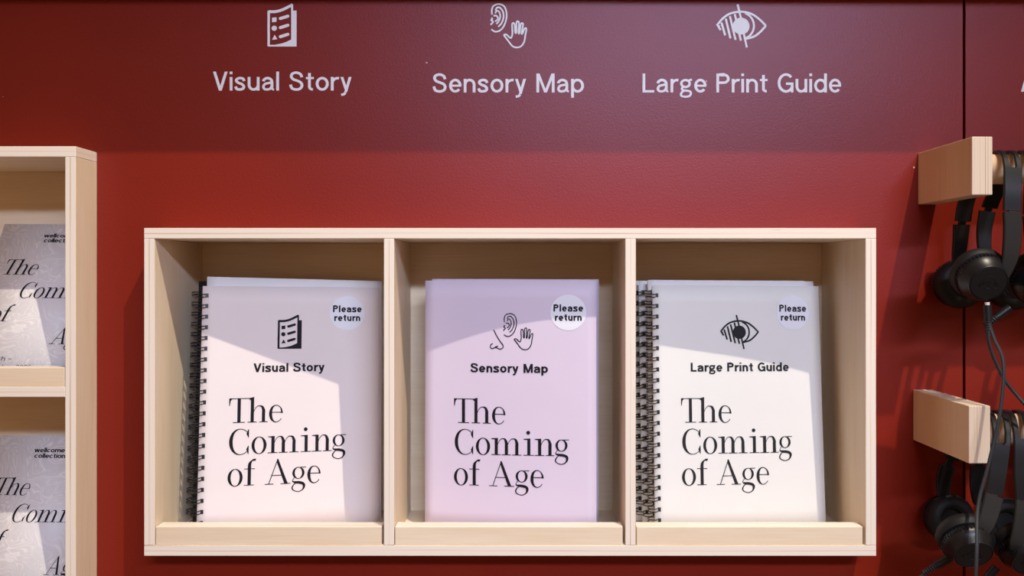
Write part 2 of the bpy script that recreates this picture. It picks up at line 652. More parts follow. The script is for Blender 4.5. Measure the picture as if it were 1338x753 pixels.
def ser_g(x):
    up, n = [], 30
    outer, inner = arc(x + 0.27, 0.425, 0.245, 0.245, 0, 360, n), arc(x + 0.27, 0.425, 0.145, 0.217, 0, 360, n)
    up = [[outer[i], outer[i + 1], inner[i + 1], inner[i]] for i in range(n)]
    ear = rect(x + 0.36, 0.640, x + 0.575, 0.640 + HAIR)
    P = [(0.11, 0.235, .03), (0.04, 0.13, .03), (0.055, 0.075, .05), (0.16, 0.045, .095), (0.32, 0.03, .11), (0.46, -0.02, .11), (0.50, -0.12, .10),
         (0.44, -0.26, .05), (0.27, -0.335, .032), (0.08, -0.275, .04), (0.025, -0.175, .055), (0.08, -0.06, .045), (0.17, 0.02, .03)]
    c = crom(P, 6)
    return up + ear + stroke([(x + a, b) for a, b, d in c], [d for a, b, d in c])


def title_the():
    o = rect(0.0, 1 - HAIR, 0.90, 1) + [[(0, 1), (0.14, 0.985), (0.06, 0.90), (0.03, 0.70), (0.0, 0.70)]]
    o += stem(0.33, 0, 1) + foot(0.16, 0.625)
    o += stem(0.85, 0, 0.985) + [[(0.76, 0.985), (0.85, 0.90), (0.978, 0.90), (0.978, 1.045)]] + foot(0.735, 1.09)
    o += ser_arch(0.978, 1.295) + foot(1.20, 1.525)
    return o + ser_e(1.58, 2.13)


def title_coming():
    pts, ws = [], []
    for i in range(41):
        a = math.radians(38 + 284 * i / 40)
        t = max(0.0, -math.cos(a))
        wd = 0.028 + 0.112 * t ** 1.5
        pts.append((0.46 + (0.43 - wd / 2) * math.cos(a), 0.5 + (0.525 - wd / 2 * 0.6) * math.sin(a)))
        ws.append(wd)
    o = stroke(pts, ws)
    o += [[(0.775, 1.0), (0.80, 1.0), (0.80, 0.66), (0.775, 0.67), (0.70, 0.82), (0.72, 0.86)],
          [(0.775, 0.0), (0.72, 0.14), (0.70, 0.18), (0.775, 0.33), (0.80, 0.34), (0.80, 0.0)]]
    o += ser_o(0.91, 1.50)
    o += flag(1.55, 1.69, DX) + stem(1.69, 0, 0.66) + foot(1.55, 1.94)
    o += ser_arch(1.818, 2.105) + foot(1.98, 2.35) + ser_arch(2.233, 2.53) + foot(2.41, 2.78)
    o += flag(2.87, 3.02, DX) + stem(3.02, 0, 0.66) + foot(2.87, 3.29) + disc(3.06, 0.93, 0.078)
    o += flag(3.32, 3.46, DX) + stem(3.46, 0, 0.66) + foot(3.32, 3.71) + ser_arch(3.588, 3.88) + foot(3.77, 4.12)
    return o + ser_g(4.14)


def title_of_age():
    o = ser_o(0.0, 0.585)
    o += stem(0.78, 0, 0.80) + foot(0.64, 1.03) + rect(0.635, 0.655, 1.06, 0.655 + HAIR)
    c = crom([(0.844, 0.76, STEM), (0.86, 0.88, 0.115), (0.93, 0.99, 0.06), (1.00, 1.035, 0.04)], 6)
    o += stroke([(a, b) for a, b, d in c], [d for a, b, d in c])
    o += [[(0.91, 0.985), (1.075, 0.985), (1.105, 1.075), (0.985, 1.065)]]
    # A
    o += [[(1.585, 0.0), (1.622, 0.0), (1.965, 0.99), (1.93, 0.99)], [(1.925, 1.03), (1.975, 1.03), (2.375, 0.0), (2.235, 0.0), (1.92, 0.90)]]
    o += rect(1.70, 0.345, 2.13, 0.345 + HAIR) + foot(1.455, 1.80) + foot(2.08, 2.48)
    return o + ser_g(2.52) + ser_e(3.15, 3.69)


TITLE = [title_the(), title_coming(), title_of_age()]


# ---- pictograms, in units of their own height
def icon_sheet():
    k = lambda x, y: ((x - 108) / 330.0, (415 - y) / 330.0)
    front = [(108, 140), (160, 143), (215, 128), (265, 105), (302, 86)]
    o = []
    # black outline of the front sheet
    o += stroke([k(*p) for p in crom([(112, 146), (165, 146), (215, 134), (262, 112), (298, 92)], 4)], 0.066)
    o += stroke([k(115, 140), k(115, 412)], 0.056)
    # folded thick side and bottom
    top = crom([(112, 402), (170, 400), (235, 385), (290, 360)], 4)
    for a, b in zip(top[:-1], top[1:]):
        o.append([k(a[0], 415), k(b[0], 415), k(*b), k(*a)])
    o.append([k(288, 415), k(330, 415), k(330, 138), k(288, 138)])
    o.append([k(288, 140), k(303, 140), k(303, 86), k(288, 98)])
    o += [[k(141, 193), k(176, 190), k(176, 224), k(141, 227)]]
    o += disc(*k(158, 274), 0.062, 18)
    o += [[k(141, 363), k(161, 324), k(182, 359)]]
    for y in (190, 260, 330):
        o += capline(k(205, y + 9), k(263, y - 9), 0.072)
    return o


def icon_ear(w=0.026):
    # box 0..1 high for the ear and hand group, taken from the drawn pictogram; y down in pix
    s = 1 / 350.0
    k = lambda x, y: ((x - 190) * s, (440 - y) * s)
    o = []
    L = lambda pts, n=6: stroke([k(*p) for p in crom(pts, n)], w)
    o += L([(202, 182), (200, 150), (212, 115), (255, 99), (298, 118), (316, 170), (312, 225), (290, 280), (258, 310), (225, 316), (196, 298)])
    o += L([(228, 150), (240, 128), (264, 128), (288, 160), (292, 205), (276, 250), (250, 278)])
    o += L([(226, 172), (240, 152), (258, 160), (266, 195), (256, 232), (236, 256)])
    o += L([(214, 192), (234, 190), (248, 206), (244, 222), (226, 236)])
    o += L([(196, 208), (204, 216), (196, 226), (210, 238), (206, 246), (190, 262)])
    return o


def icon_hand(w=0.026):
    s = 1 / 350.0
    k = lambda x, y: ((x - 190) * s, (440 - y) * s)
    p = [(355, 360), (362, 330), (360, 262), (368, 248), (380, 262), (384, 322), (393, 322), (394, 250), (404, 235), (414, 250), (410, 325), (418, 325),
         (428, 258), (440, 250), (446, 262), (434, 330), (442, 330), (456, 295), (468, 288), (472, 300), (464, 345), (455, 395), (430, 432), (392, 441), (360, 428),
         (330, 390), (298, 348), (300, 340), (315, 340), (340, 362), (352, 366)]
    pts = [k(*q) for q in crom(p, 4, True)]
    return stroke(pts, w, True)


def icon_nose(w=0.026):
    s = 1 / 350.0
    k = lambda x, y: ((x - 190) * s, (440 - y) * s)
    o = stroke([k(*q) for q in crom([(99, 255), (130, 315), (165, 370), (188, 400), (186, 425), (160, 437), (128, 425), (105, 424)], 6)], w)
    o += stroke([k(*q) for q in crom([(90, 385), (72, 398), (68, 420), (85, 434), (105, 426), (122, 414), (142, 410)], 6)], w)
    return o


def icon_eye():
    # 0..1 is the full height of the slash; x from the left corner of the eye
    s = 1 / 335.0
    k = lambda x, y: ((x - 160) * s, (456 - y) * s)
    o = []
    up = crom([(160, 286), (205, 232), (265, 192), (350, 178), (430, 195), (490, 235), (544, 288)], 6)
    o += stroke([k(*p) for p in up], 0.05)
    lowr = crom([(544, 286), (500, 335), (450, 372), (385, 390)], 6)
    o += stroke([k(*p) for p in lowr], 0.05)
    o += [[k(160, 286), k(178, 300), k(190, 285)]]
    # hatched left half
    for (x0, y0, x1, y1) in ((166, 282, 190, 322), (196, 262, 225, 362), (230, 232, 266, 386), (262, 212, 306, 398), (300, 196, 348, 404)):
        o += stroke([k(x0, y0), k(x1, y1)], 0.05)
    o += disc(*k(350, 290), 66 * s, 28)
    o += stroke([k(*p) for p in arc(350, 288, 100, 104, -72, 70, 18)], 0.048)
    o += stroke([k(322, 120), k(348, 226)], 0.048)
    o += stroke([k(370, 345), k(394, 456)], 0.048)
    return o


def lettering(name, parent, polys, P, m, off=0.00035):
    V, F = [], []
    for i, p in enumerate(polys):
        b = len(V)
        o_ = off + (i * 7 % 53) * 2.5e-6          # shapes of one word never lie exactly in one plane
        V += [P(x, y, o_) for x, y in p]
        idx = list(range(b, b + len(p)))
        area = sum(p[i - 1][0] * p[i][1] - p[i][0] * p[i - 1][1] for i in range(len(p)))
        F.append(tuple(idx if area > 0 else idx[::-1]))
    return put(name, mesh(name, V, F, [m]), parent)


# ================================================================== the setting
BX0, BX1, BZ0, BZ1 = -0.4284, 0.3966, -0.3172, 0.0526           # centre box, outside
LX0, LX1, LZ0, LZ1 = -1.000, -0.5052, -0.4115, 0.1448           # left shelf unit, outside
SEAM = 0.5178


def wall_with_holes(name, x0, x1, z0, z1, holes, m):
    xs = sorted({x0, x1, *[h[0] for h in holes], *[h[1] for h in holes]})
    zs = sorted({z0, z1, *[h[2] for h in holes], *[h[3] for h in holes]})
    bm = bmesh.new()
    vd = {}
    g = lambda x, z: vd.setdefault((x, z), bm.verts.new((x, YW, z))) if (x, z) not in vd else vd[(x, z)]
    for a, b in zip(xs[:-1], xs[1:]):
        for c, d in zip(zs[:-1], zs[1:]):
            mx, mz = (a + b) / 2, (c + d) / 2
            if any(h[0] < mx < h[1] and h[2] < mz < h[3] for h in holes):
                continue
            bm.faces.new((g(a, c), g(b, c), g(b, d), g(a, d)))
    ext = bmesh.ops.extrude_face_region(bm, geom=bm.faces[:])
    for v in ext['geom']:
        if isinstance(v, bmesh.types.BMVert):
            v.co.y += 0.018
    bmesh.ops.recalc_face_normals(bm, faces=bm.faces[:])
    me = bpy.data.meshes.new(name)
    bm.to_mesh(me)
    bm.free()
    me.materials.append(m)
    o = put(name, me)
    o['kind'] = 'structure'
    return o


e = 0.0006
wall_with_holes('wall_back', -2.2, SEAM, -1.25, 1.6, [(BX0 - e, BX1 + e, BZ0 - e, BZ1 + e), (LX0 - e, LX1 + e, LZ0 - e, LZ1 + e)], m_wall)
o = put('wall_right', boxes_mesh('wall_right', [(SEAM + 0.0034, YW, -1.25, 2.0, YW + 0.018, 1.6)], m_wall))
o['kind'] = 'structure'
o = put('wall_rear', boxes_mesh('wall_rear', [(-2.2, YW + 0.13, -1.25, 2.0, YW + 0.15, 1.6)], m_back))
o['kind'] = 'structure'
o = put('floor', boxes_mesh('floor', [(-2.6, -2.4, -1.27, 2.6, YW + 0.15, -1.25)], m_floor))
o['kind'] = 'structure'
# unseen soffit added above the frame: it throws the straight shade line across the signs
o = put('shade_soffit_1', boxes_mesh('shade_soffit_1', [(-2.2, YW - 0.1108, 0.353, 2.0, YW - 0.0005, 0.44)], m_wall))
o['kind'] = 'structure'


# ================================================================== wall signs
def wallP(x, y, off):
    return (x, YW - off, y)


def px(x, y, Y=YW):
    return ((x - 685.0) * Y / FPX, (359.0 - y) * Y / FPX)


def sign(label, icons, text, x0, x1, yb, cap):
    a, b = px(x0, yb), px(x1, yb)
    t = thing('wall_sign', label, 'sign', (a[0], YW, a[1]), 'sign symbols and words on the upper wall')
    P = lambda x, y, off: (x - a[0], -off, y - a[1])
    for nm, pol in icons:
        lettering(nm, t, pol, P, m_vinyl, 0.0004)
    lettering('lettering', t, text_fit(text, 0.132, a[0], b[0], a[1], cap, 0.10), P, m_vinyl, 0.0004)


sc = YW / FPX
p = px(350, 61)
sign('white folded sheet symbol above the words Visual Story', [('sheet_symbol', place(icon_sheet(), p[0], p[1], 56 * sc))],
     'Visual Story', 278, 460, 118.5, 24.8 * sc)
p = px(641, 62)
sign('white ear and hand symbol above the words Sensory Map',
     [('ear_symbol', place(icon_ear(0.036), p[0], p[1], 58 * sc)), ('hand_symbol', place(icon_hand(0.036), p[0], p[1], 58 * sc))],
     'Sensory Map', 565, 763, 121, 24.8 * sc)
p = px(936.5, 62)
sign('white struck-through eye symbol above the words Large Print Guide', [('eye_symbol', place(icon_eye(), p[0], p[1], 56 * sc))],
     'Large Print Guide', 839.5, 1099, 121, 24.8 * sc)
a = px(1333.5, 120)
t = thing('wall_sign', 'white letter cut off by the right edge, beyond the wall seam', 'sign', (a[0], YW, a[1]), 'sign symbols and words on the upper wall')
lettering('lettering', t, place(sans('A', 0.148)[1], 0, 0, 24.8 * sc), lambda x, y, off: (x, -off, y), m_vinyl, 0.0004)

# ================================================================== centre display box
T = 0.0121
box = thing('display_box', 'birch plywood wall box with three compartments of guides', 'display box', ((BX0 + BX1) / 2, YB, BZ0))
bo = box.location
D = YI + 0.012
bd = lambda nm, lo, hi, th, gr, f=m_birch: board(nm, box, lo, hi, th, f, m_edge, gr, origin=bo)
bd('top_board', (BX0, YB, BZ1 - T), (BX1, D, BZ1), 2, 0)
bd('bottom_board', (BX0, YB, BZ0), (BX1, D, BZ0 + T), 2, 0)
bd('side_panel', (BX0, YB, BZ0 + T), (BX0 + T, D, BZ1 - T), 0, 2)
bd('side_panel', (BX1 - T, YB, BZ0 + T), (BX1, D, BZ1 - T), 0, 2)
DV = [((501.5 - 685) * YB / FPX, (515 - 685) * YB / FPX), ((817 - 685) * YB / FPX, (831 - 685) * YB / FPX)]
for a, b in DV:
    bd('divider', (a, YB, BZ0 + T), (b, YI, BZ1 - T), 0, 2)
bd('back_panel', (BX0 + T, YI, BZ0 + T), (BX1 - T, D, BZ1 - T), 1, 0)
FLOORZ = BZ0 + T
for a, b in ((BX0 + T, DV[0][0]), (DV[0][1], DV[1][0]), (DV[1][1], BX1 - T)):
    bd('front_lip', (a + 0.0008, YB + 0.001, FLOORZ), (b - 0.0028, YB + 0.0195, (359 - 689) * YB / FPX), 1, 0)

# ================================================================== left shelf unit
sh = thing('leaflet_shelf', 'birch plywood shelf unit of marbled booklets cut off by the left edge', 'shelf', (LX1, YB, LZ0))
so = sh.location
sd_ = lambda nm, lo, hi, th, gr: board(nm, sh, lo, hi, th, m_birch, m_edge, gr, origin=so)
sd_('top_board', (LX0, YB, LZ1 - T), (LX1, D, LZ1), 2, 0)
sd_('bottom_board', (LX0, YB, LZ0), (LX1, D, LZ0 + T), 2, 0)
sd_('side_panel', (LX1 - T, YB, LZ0 + T), (LX1, D, LZ1 - T), 0, 2)
sd_('side_panel', (LX0, YB, LZ0 + T), (LX0 + T, D, LZ1 - T), 0, 2)
sd_('back_panel', (LX0 + T, YI, LZ0 + T), (LX1 - T, D, LZ1 - T), 1, 0)
MZ1 = (359 - 505.5) * YB / FPX
sd_('shelf_board', (LX0 + T, YB, MZ1 - 0.0118), (LX1 - T, YI, MZ1), 2, 0)
sd_('front_lip', (LX0 + T, YB + 0.001, MZ1), (LX1 - T - 0.001, YB + 0.0195, MZ1 + 0.0213), 1, 0)
sd_('front_lip', (LX0 + T, YB + 0.001, LZ0 + T), (LX1 - T - 0.001, YB + 0.0195, LZ0 + T + 0.0213), 1, 0)


# ================================================================== guides and booklets
def rot_zxy(o, yaw, lean, roll):
    o.rotation_mode = 'YXZ'
    o.rotation_euler = (-math.radians(lean), math.radians(roll), math.radians(yaw))


def sheet_mesh(name, W, H, t, bend, mats, y0=0.0, nu=18, nv=14, rim=None):
    """A slab W x H, thickness t behind its bent front face."""
    V, F, M = [], [], []
    us = [W * i / nu for i in range(nu + 1)]
    vs = [H * j / nv for j in range(nv + 1)]
    for back in (0, 1):
        for v in vs:
            for u in us:
                V.append((u, bend(u, v) + y0 + back * t, v))
    n = nu + 1
    N = n * (nv + 1)
    for j in range(nv):
        for i in range(nu):
            a = j * n + i
            F.append((a, a + 1, a + n + 1, a + n)); M.append(0)
            F.append((N + a, N + a + n, N + a + n + 1, N + a + 1)); M.append(0)
    r = 1 if len(mats) > 1 else 0
    for i in range(nu):
        F.append((i, N + i, N + i + 1, i + 1)); M.append(r)
        a = nv * n + i
        F.append((a, a + 1, N + a + 1, N + a)); M.append(r)
    for j in range(nv):
        a = j * n
        F.append((a, a + n, N + a + n, N + a)); M.append(r)
        a += nu
        F.append((a, N + a, N + a + n, a + n)); M.append(r)
    me = mesh(name, V, F, mats, M)
    for p in me.polygons:
        if p.material_index == 0:
            p.use_smooth = True
    return me


def binding_mesh(H, t, bend, R=0.0060):
    parts = []
    pitch = 0.0127
    n = int((H - 0.006) / pitch)
    z0 = (H - pitch * (n - 1)) / 2
    uc = -0.0022
    for k in range(n):
        for s in (-0.0017, 0.0017):
            z = z0 + k * pitch + s
            ring = [(uc + R * math.cos(a), t / 2 + R * 1.0 * math.sin(a), z + 0.0006 * math.sin(a)) for a in
                    [2 * math.pi * i / 16 for i in range(16)]]
            parts.append(tube(ring, 0.00055, 5, closed=True))
        # dark of the punched hole, laid on as a small black plate
        z = z0 + k * pitch
        uh = 0.0052
        b = bend(uh, z)
        V = [(uh - 0.0017, b - 0.0004, z - 0.0024), (uh + 0.0017, b - 0.0004, z - 0.0024), (uh + 0.0017, b - 0.0004, z + 0.0024), (uh - 0.0017, b - 0.0004, z + 0.0024)]
        V2 = [(x, y + 0.0003, zz) for x, y, zz in V]
        parts.append((V + V2, [(0, 1, 2, 3), (0, 4, 5, 1), (1, 5, 6, 2), (2, 6, 7, 3), (3, 7, 4, 0)]))
    V, F = join(parts)
    return mesh('wire_binding', V, F, [m_wire])


def title_polys(x, yb, unit, pitch):
    o = []
    for i, pol in enumerate(TITLE):
        o += place(pol, x, yb - i * pitch, unit)
    return o


AW, AH, AT = 0.210, 0.297, 0.0044


def guide(label, group, cover, ink, subtitle, icons, origin, rot, bend, wire=True, printed=True, W=AW, su=(0.06, 0.143), tx=0.033, pages=None, sub_y=0.1868,
          st=(0.170, 0.258), H=AH, dv=0.0):
    t = thing('spiral_bound_guide' if wire else 'stapled_guide', label, 'guide', origin, group)
    rot_zxy(t, *rot)
    put('page_block', sheet_mesh('page_block', W - 0.0012, H - 0.001, AT - 0.0007, bend, [pages or (m_gap_shade if cover is m_gap_shade else m_white)], 0.0006), t)
    cv = put('front_cover', sheet_mesh('front_cover', W, H, 0.0005, bend, [cover]), t)
    if wire:
        put('wire_binding', binding_mesh(H, AT, bend), t)
    if printed:
        P = lambda u, v, off: (u, bend(u, v + dv) - off, v + dv)
        U = 0.0290
        lettering('title', cv, title_polys(tx, 0.0905 + 0.0366, U, 0.0370), P, ink)
        lettering('subtitle', cv, text_fit(subtitle, 0.190, su[0], su[1], sub_y, 0.0106, 0.10), P, ink)
        for nm, pol in icons:
            lettering(nm, cv, pol, P, ink)
        cx, cy = st
        sk = lettering('return_sticker', t, fan(cx, cy, 0.0212, 48), P, m_stick, 0.0003)
        lettering('lettering', sk, text_fit('Please', 0.200, cx - 0.0175, cx + 0.0175, cy + 0.0012, 0.0084) +
                  text_fit('return', 0.200, cx - 0.0158, cx + 0.0158, cy - 0.0098, 0.0084), P, ink, 0.0006)
    return t


FL = FLOORZ
bl = lambda u, v: 0.004 * max(0.0, (u / AW - 0.75) / 0.25) ** 2
br = lambda u, v: 0.007 * max(0.0, (u / AW - 0.45) / 0.55) ** 2 * (0.35 + 0.65 * v / AH)
WC = 0.2045
bc = lambda u, v: 0.023 * max(0.0, 1 - u / WC) ** 2 - 0.023

G1 = 'stacked guides in the left compartment'
guide('pale pink Visual Story spiral guide at the front of the left compartment', G1, m_pink, m_ink, 'Visual Story',
      [('sheet_symbol', place(icon_sheet(), 0.0875, 0.2145, 0.0415))],
      (-0.382, 0.983, FL + 0.0034), (14, 5.5, 0.7), bl, H=0.2895, dv=-0.0010)
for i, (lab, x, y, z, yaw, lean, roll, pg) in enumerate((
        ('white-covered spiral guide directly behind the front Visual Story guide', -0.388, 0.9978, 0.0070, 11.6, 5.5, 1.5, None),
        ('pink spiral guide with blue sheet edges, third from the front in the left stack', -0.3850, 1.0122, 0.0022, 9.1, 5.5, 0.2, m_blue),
        ('rearmost guide of the left stack, blackened to stand for shade beside the coils', -0.4040, 1.0270, 0.0012, 6.3, 5.5, 0.0, None))):
    guide(lab, G1, (m_white, m_pink, m_gap_shade)[i], m_ink, '', [], (x, y, FL + z), (yaw, lean, roll), bl, printed=False, pages=pg)

G2 = 'lilac guides in the middle compartment'
guide('lilac Sensory Map guide curving at the front of the middle compartment', G2, m_lilac, m_ink, 'Sensory Map',
      [('nose_symbol', place(icon_nose(), 0.0945, 0.2153, 0.0437)), ('ear_symbol', place(icon_ear(), 0.0945, 0.2153, 0.0437)),
       ('hand_symbol', place(icon_hand(), 0.0945, 0.2153, 0.0437))],
      (-0.1195, 1.015, FL + 0.0008), (0, 0.8, 0), bc, wire=False, W=WC, su=(0.0555, 0.1475), tx=0.0355, sub_y=0.1878, st=(0.1715, 0.2592))
bc2 = lambda u, v: 0.010 * max(0.0, 1 - u / WC) ** 2 - 0.010
guide('second lilac guide hidden behind the Sensory Map guide, its top corner showing', G2, m_lilac, m_ink, '', [],
      (-0.1145, 1.034, FL + 0.0028), (0, 0.9, 0.2), bc2, wire=False, W=WC, printed=False)

G3 = 'stacked guides in the right compartment'
guide('pale grey Large Print Guide spiral book at the front of the right compartment', G3, m_grey, m_inkg, 'Large Print Guide',
      [('eye_symbol', place(icon_eye(), 0.0830, 0.2145, 0.0412))],
      (0.155, 0.997, FL + 0.0020), (5.0, 4.0, 0.3), br, su=(0.0455, 0.168), tx=0.0330, sub_y=0.1877, st=(0.175, 0.2588), H=0.2910, dv=-0.0006)
for lab, x, y, z, yaw, lean, roll in (
        ('white spiral guide directly behind the front Large Print Guide', 0.1508, 1.0112, 0.0024, 3.6, 4.2, 0.4),
        ('white spiral guide third from the front behind the Large Print Guide', 0.1440, 1.0252, 0.0009, 2.2, 4.1, -0.2),
        ('rearmost white spiral guide in the right compartment, nearest the divider', 0.1375, 1.0394, 0.0012, 0.9, 3.9, 0.1)):
    guide(lab, G3, m_white, m_inkg, '', [], (x, y, FL + z), (yaw, lean, roll), br, printed=False)


def booklet(label, origin, rot, printed=True):
    W, H = 0.1400, 0.2100
    t = thing('marbled_booklet', label, 'booklet', origin, 'marbled booklets on the left shelves')
    rot_zxy(t, *rot)
    flat = lambda u, v: 0.0
    put('page_block', sheet_mesh('page_block', W - 0.001, H - 0.001, 0.002, flat, [m_white], 0.0005, 2, 2), t)
    cv = put('front_cover', sheet_mesh('front_cover', W, H, 0.0004, flat, [m_marble], 0, 2, 2), t)
    if printed:
        P = lambda u, v, off: (u, -off, v)
        for line, x, y in zip((TITLE[0], TITLE[1]), (0.0150, 0.0435), (0.1385, 0.1070)):
            lettering('title_line', cv, place(line, x, y, 0.0200, 0.0208, 0.24), P, m_ink)
        of_, age = [], []
        for q in TITLE[2]:
            (of_ if max(v[0] for v in q) < 1.3 else age).append([(vx, vy) for vx, vy in q])
        lettering('title_line', cv, place(of_, 0.0180, 0.0760, 0.0200, 0.0208, 0.24), P, m_ink)
        lettering('title_line', cv, place([[(vx - 1.455, vy) for vx, vy in q] for q in age], 0.0985, 0.0472, 0.0180, 0.0208, 0.24), P, m_ink)
        lettering('logo', cv, text_fit('wellcome', 0.17, 0.0545, 0.0925, 0.1908, 0.0056, 0.03) +
                  text_fit('collection', 0.17, 0.0560, 0.0945, 0.1838, 0.0056, 0.03), P, m_ink)
        lettering('dates', cv, text_fit('26 March -', 0.10, 0.0120, 0.0600, 0.0262, 0.0052) + text_fit('29 November 2026', 0.10, 0.0120, 0.0850, 0.0158, 0.0052), P, m_inkg)
    return t


booklet('grey marbled booklet leaning alone in the upper left compartment', (-0.660, 0.975, MZ1 + 0.0026), (0, 26.5, 0.5))
booklet('front grey marbled booklet in the lower left compartment', (-0.6655, 0.976, LZ0 + T + 0.0026), (0, 22.5, 0.5))
booklet('marbled booklet showing only its top edge behind the lower front booklet', (-0.6600, 0.9835, LZ0 + T + 0.0026), (0, 22.5, 0.2), False)


# ================================================================== pegs on the right
def bracket(label, x0, x1, yf, z0, z1, yc, r):
    t = thing('peg_bracket', label, 'bracket', (x0, YW, z0), 'headphone pegs beside the wall seam')
    org = t.location
    board('arm_block', t, (x0, yf, z0), (x1, YW - 0.0004, z1), 0, m_beech, m_edge2, 2, 0.0008, org)
    zc = (z0 + z1) / 2
    V, F = tube([(x1 - 0.004, yc, zc), (x1 + 0.30, yc, zc)], r, 32)
    me = mesh('peg', [Vector(v) - org for v in V], F, [m_beech], smooth=False)
    for p in me.polygons:
        if len(p.vertices) == 4:
            p.use_smooth = True
    uv = me.uv_layers.new(name='uv')
    for l in me.loops:
        c = me.vertices[l.vertex_index].co
        uv.data[l.index].uv = (c.x, c.z)
    put('peg', me, t)
    return zc


YC, PR = 0.905, 0.016
zu = bracket('upper beech block and peg on the right wall', 0.4648, 0.4862, 0.8755, 0.0828, 0.1434, YC, PR)
zl = bracket('lower beech block and peg on the right wall', 0.4590, 0.4812, 0.8705, -0.1952, -0.1356, YC, PR)


# ================================================================== headphones
def ribbon(path, widths, thick, s0=-0.5, s1=0.5):
    """Flat strap along path (tuples x,y,z); width runs along X, s0..s1 the part of the width that is kept."""
    P = [Vector(p) for p in path]
    V, F = [], []
    k = len(P)
    for i, p in enumerate(P):
        t = (P[min(i + 1, k - 1)] - P[max(i - 1, 0)]).normalized()
        sx = (Vector((1, 0, 0)) - t * t.x).normalized()
        nrm = t.cross(sx)
        wd = widths[i] if isinstance(widths, (list, tuple)) else widths
        th = thick / 2
        r = min(th * 0.8, 0.001)
        a, b = s0 * wd, s1 * wd
        for (u, n) in ((a, -th + r), (a + r, -th), (b - r, -th), (b, -th + r), (b, th - r), (b - r, th), (a + r, th), (a, th - r)):
            V.append(p + sx * u + nrm * n)
    for i in range(k - 1):
        for j in range(8):
            F.append((i * 8 + j, i * 8 + (j + 1) % 8, (i + 1) * 8 + (j + 1) % 8, (i + 1) * 8 + j))
    F.append(tuple(range(8))[::-1])
    F.append(tuple(range((k - 1) * 8, k * 8)))
    return V, F


def lathe(profile, c, axis, n=40, close0=True, close1=True):
    ax = Vector(axis).normalized()
    a = Vector((1, 0, 0))
    u = (a - ax * a.dot(ax)).normalized()
    v = ax.cross(u)
    c = Vector(c)
    V, F = [], []
    for r, h in profile:
        for j in range(n):
            t = 2 * math.pi * j / n
            V.append(c + ax * h + (u * math.cos(t) + v * math.sin(t)) * r)
    k = len(profile)
    for i in range(k - 1):
        for j in range(n):
            F.append((i * n + j, i * n + (j + 1) % n, (i + 1) * n + (j + 1) % n, (i + 1) * n + j))
    if close0:
        F.append(tuple(range(n))[::-1])
    if close1:
        F.append(tuple(range((k - 1) * n, k * n)))
    return V, F


def cup_frame(c, axis):
    ax = Vector(axis).normalized()
    a = Vector((1, 0, 0))
    u = (a - ax * a.dot(ax)).normalized()
    v = u.cross(ax)
    if v.z < 0:
        v = -v
    return Vector(c), ax, u, v


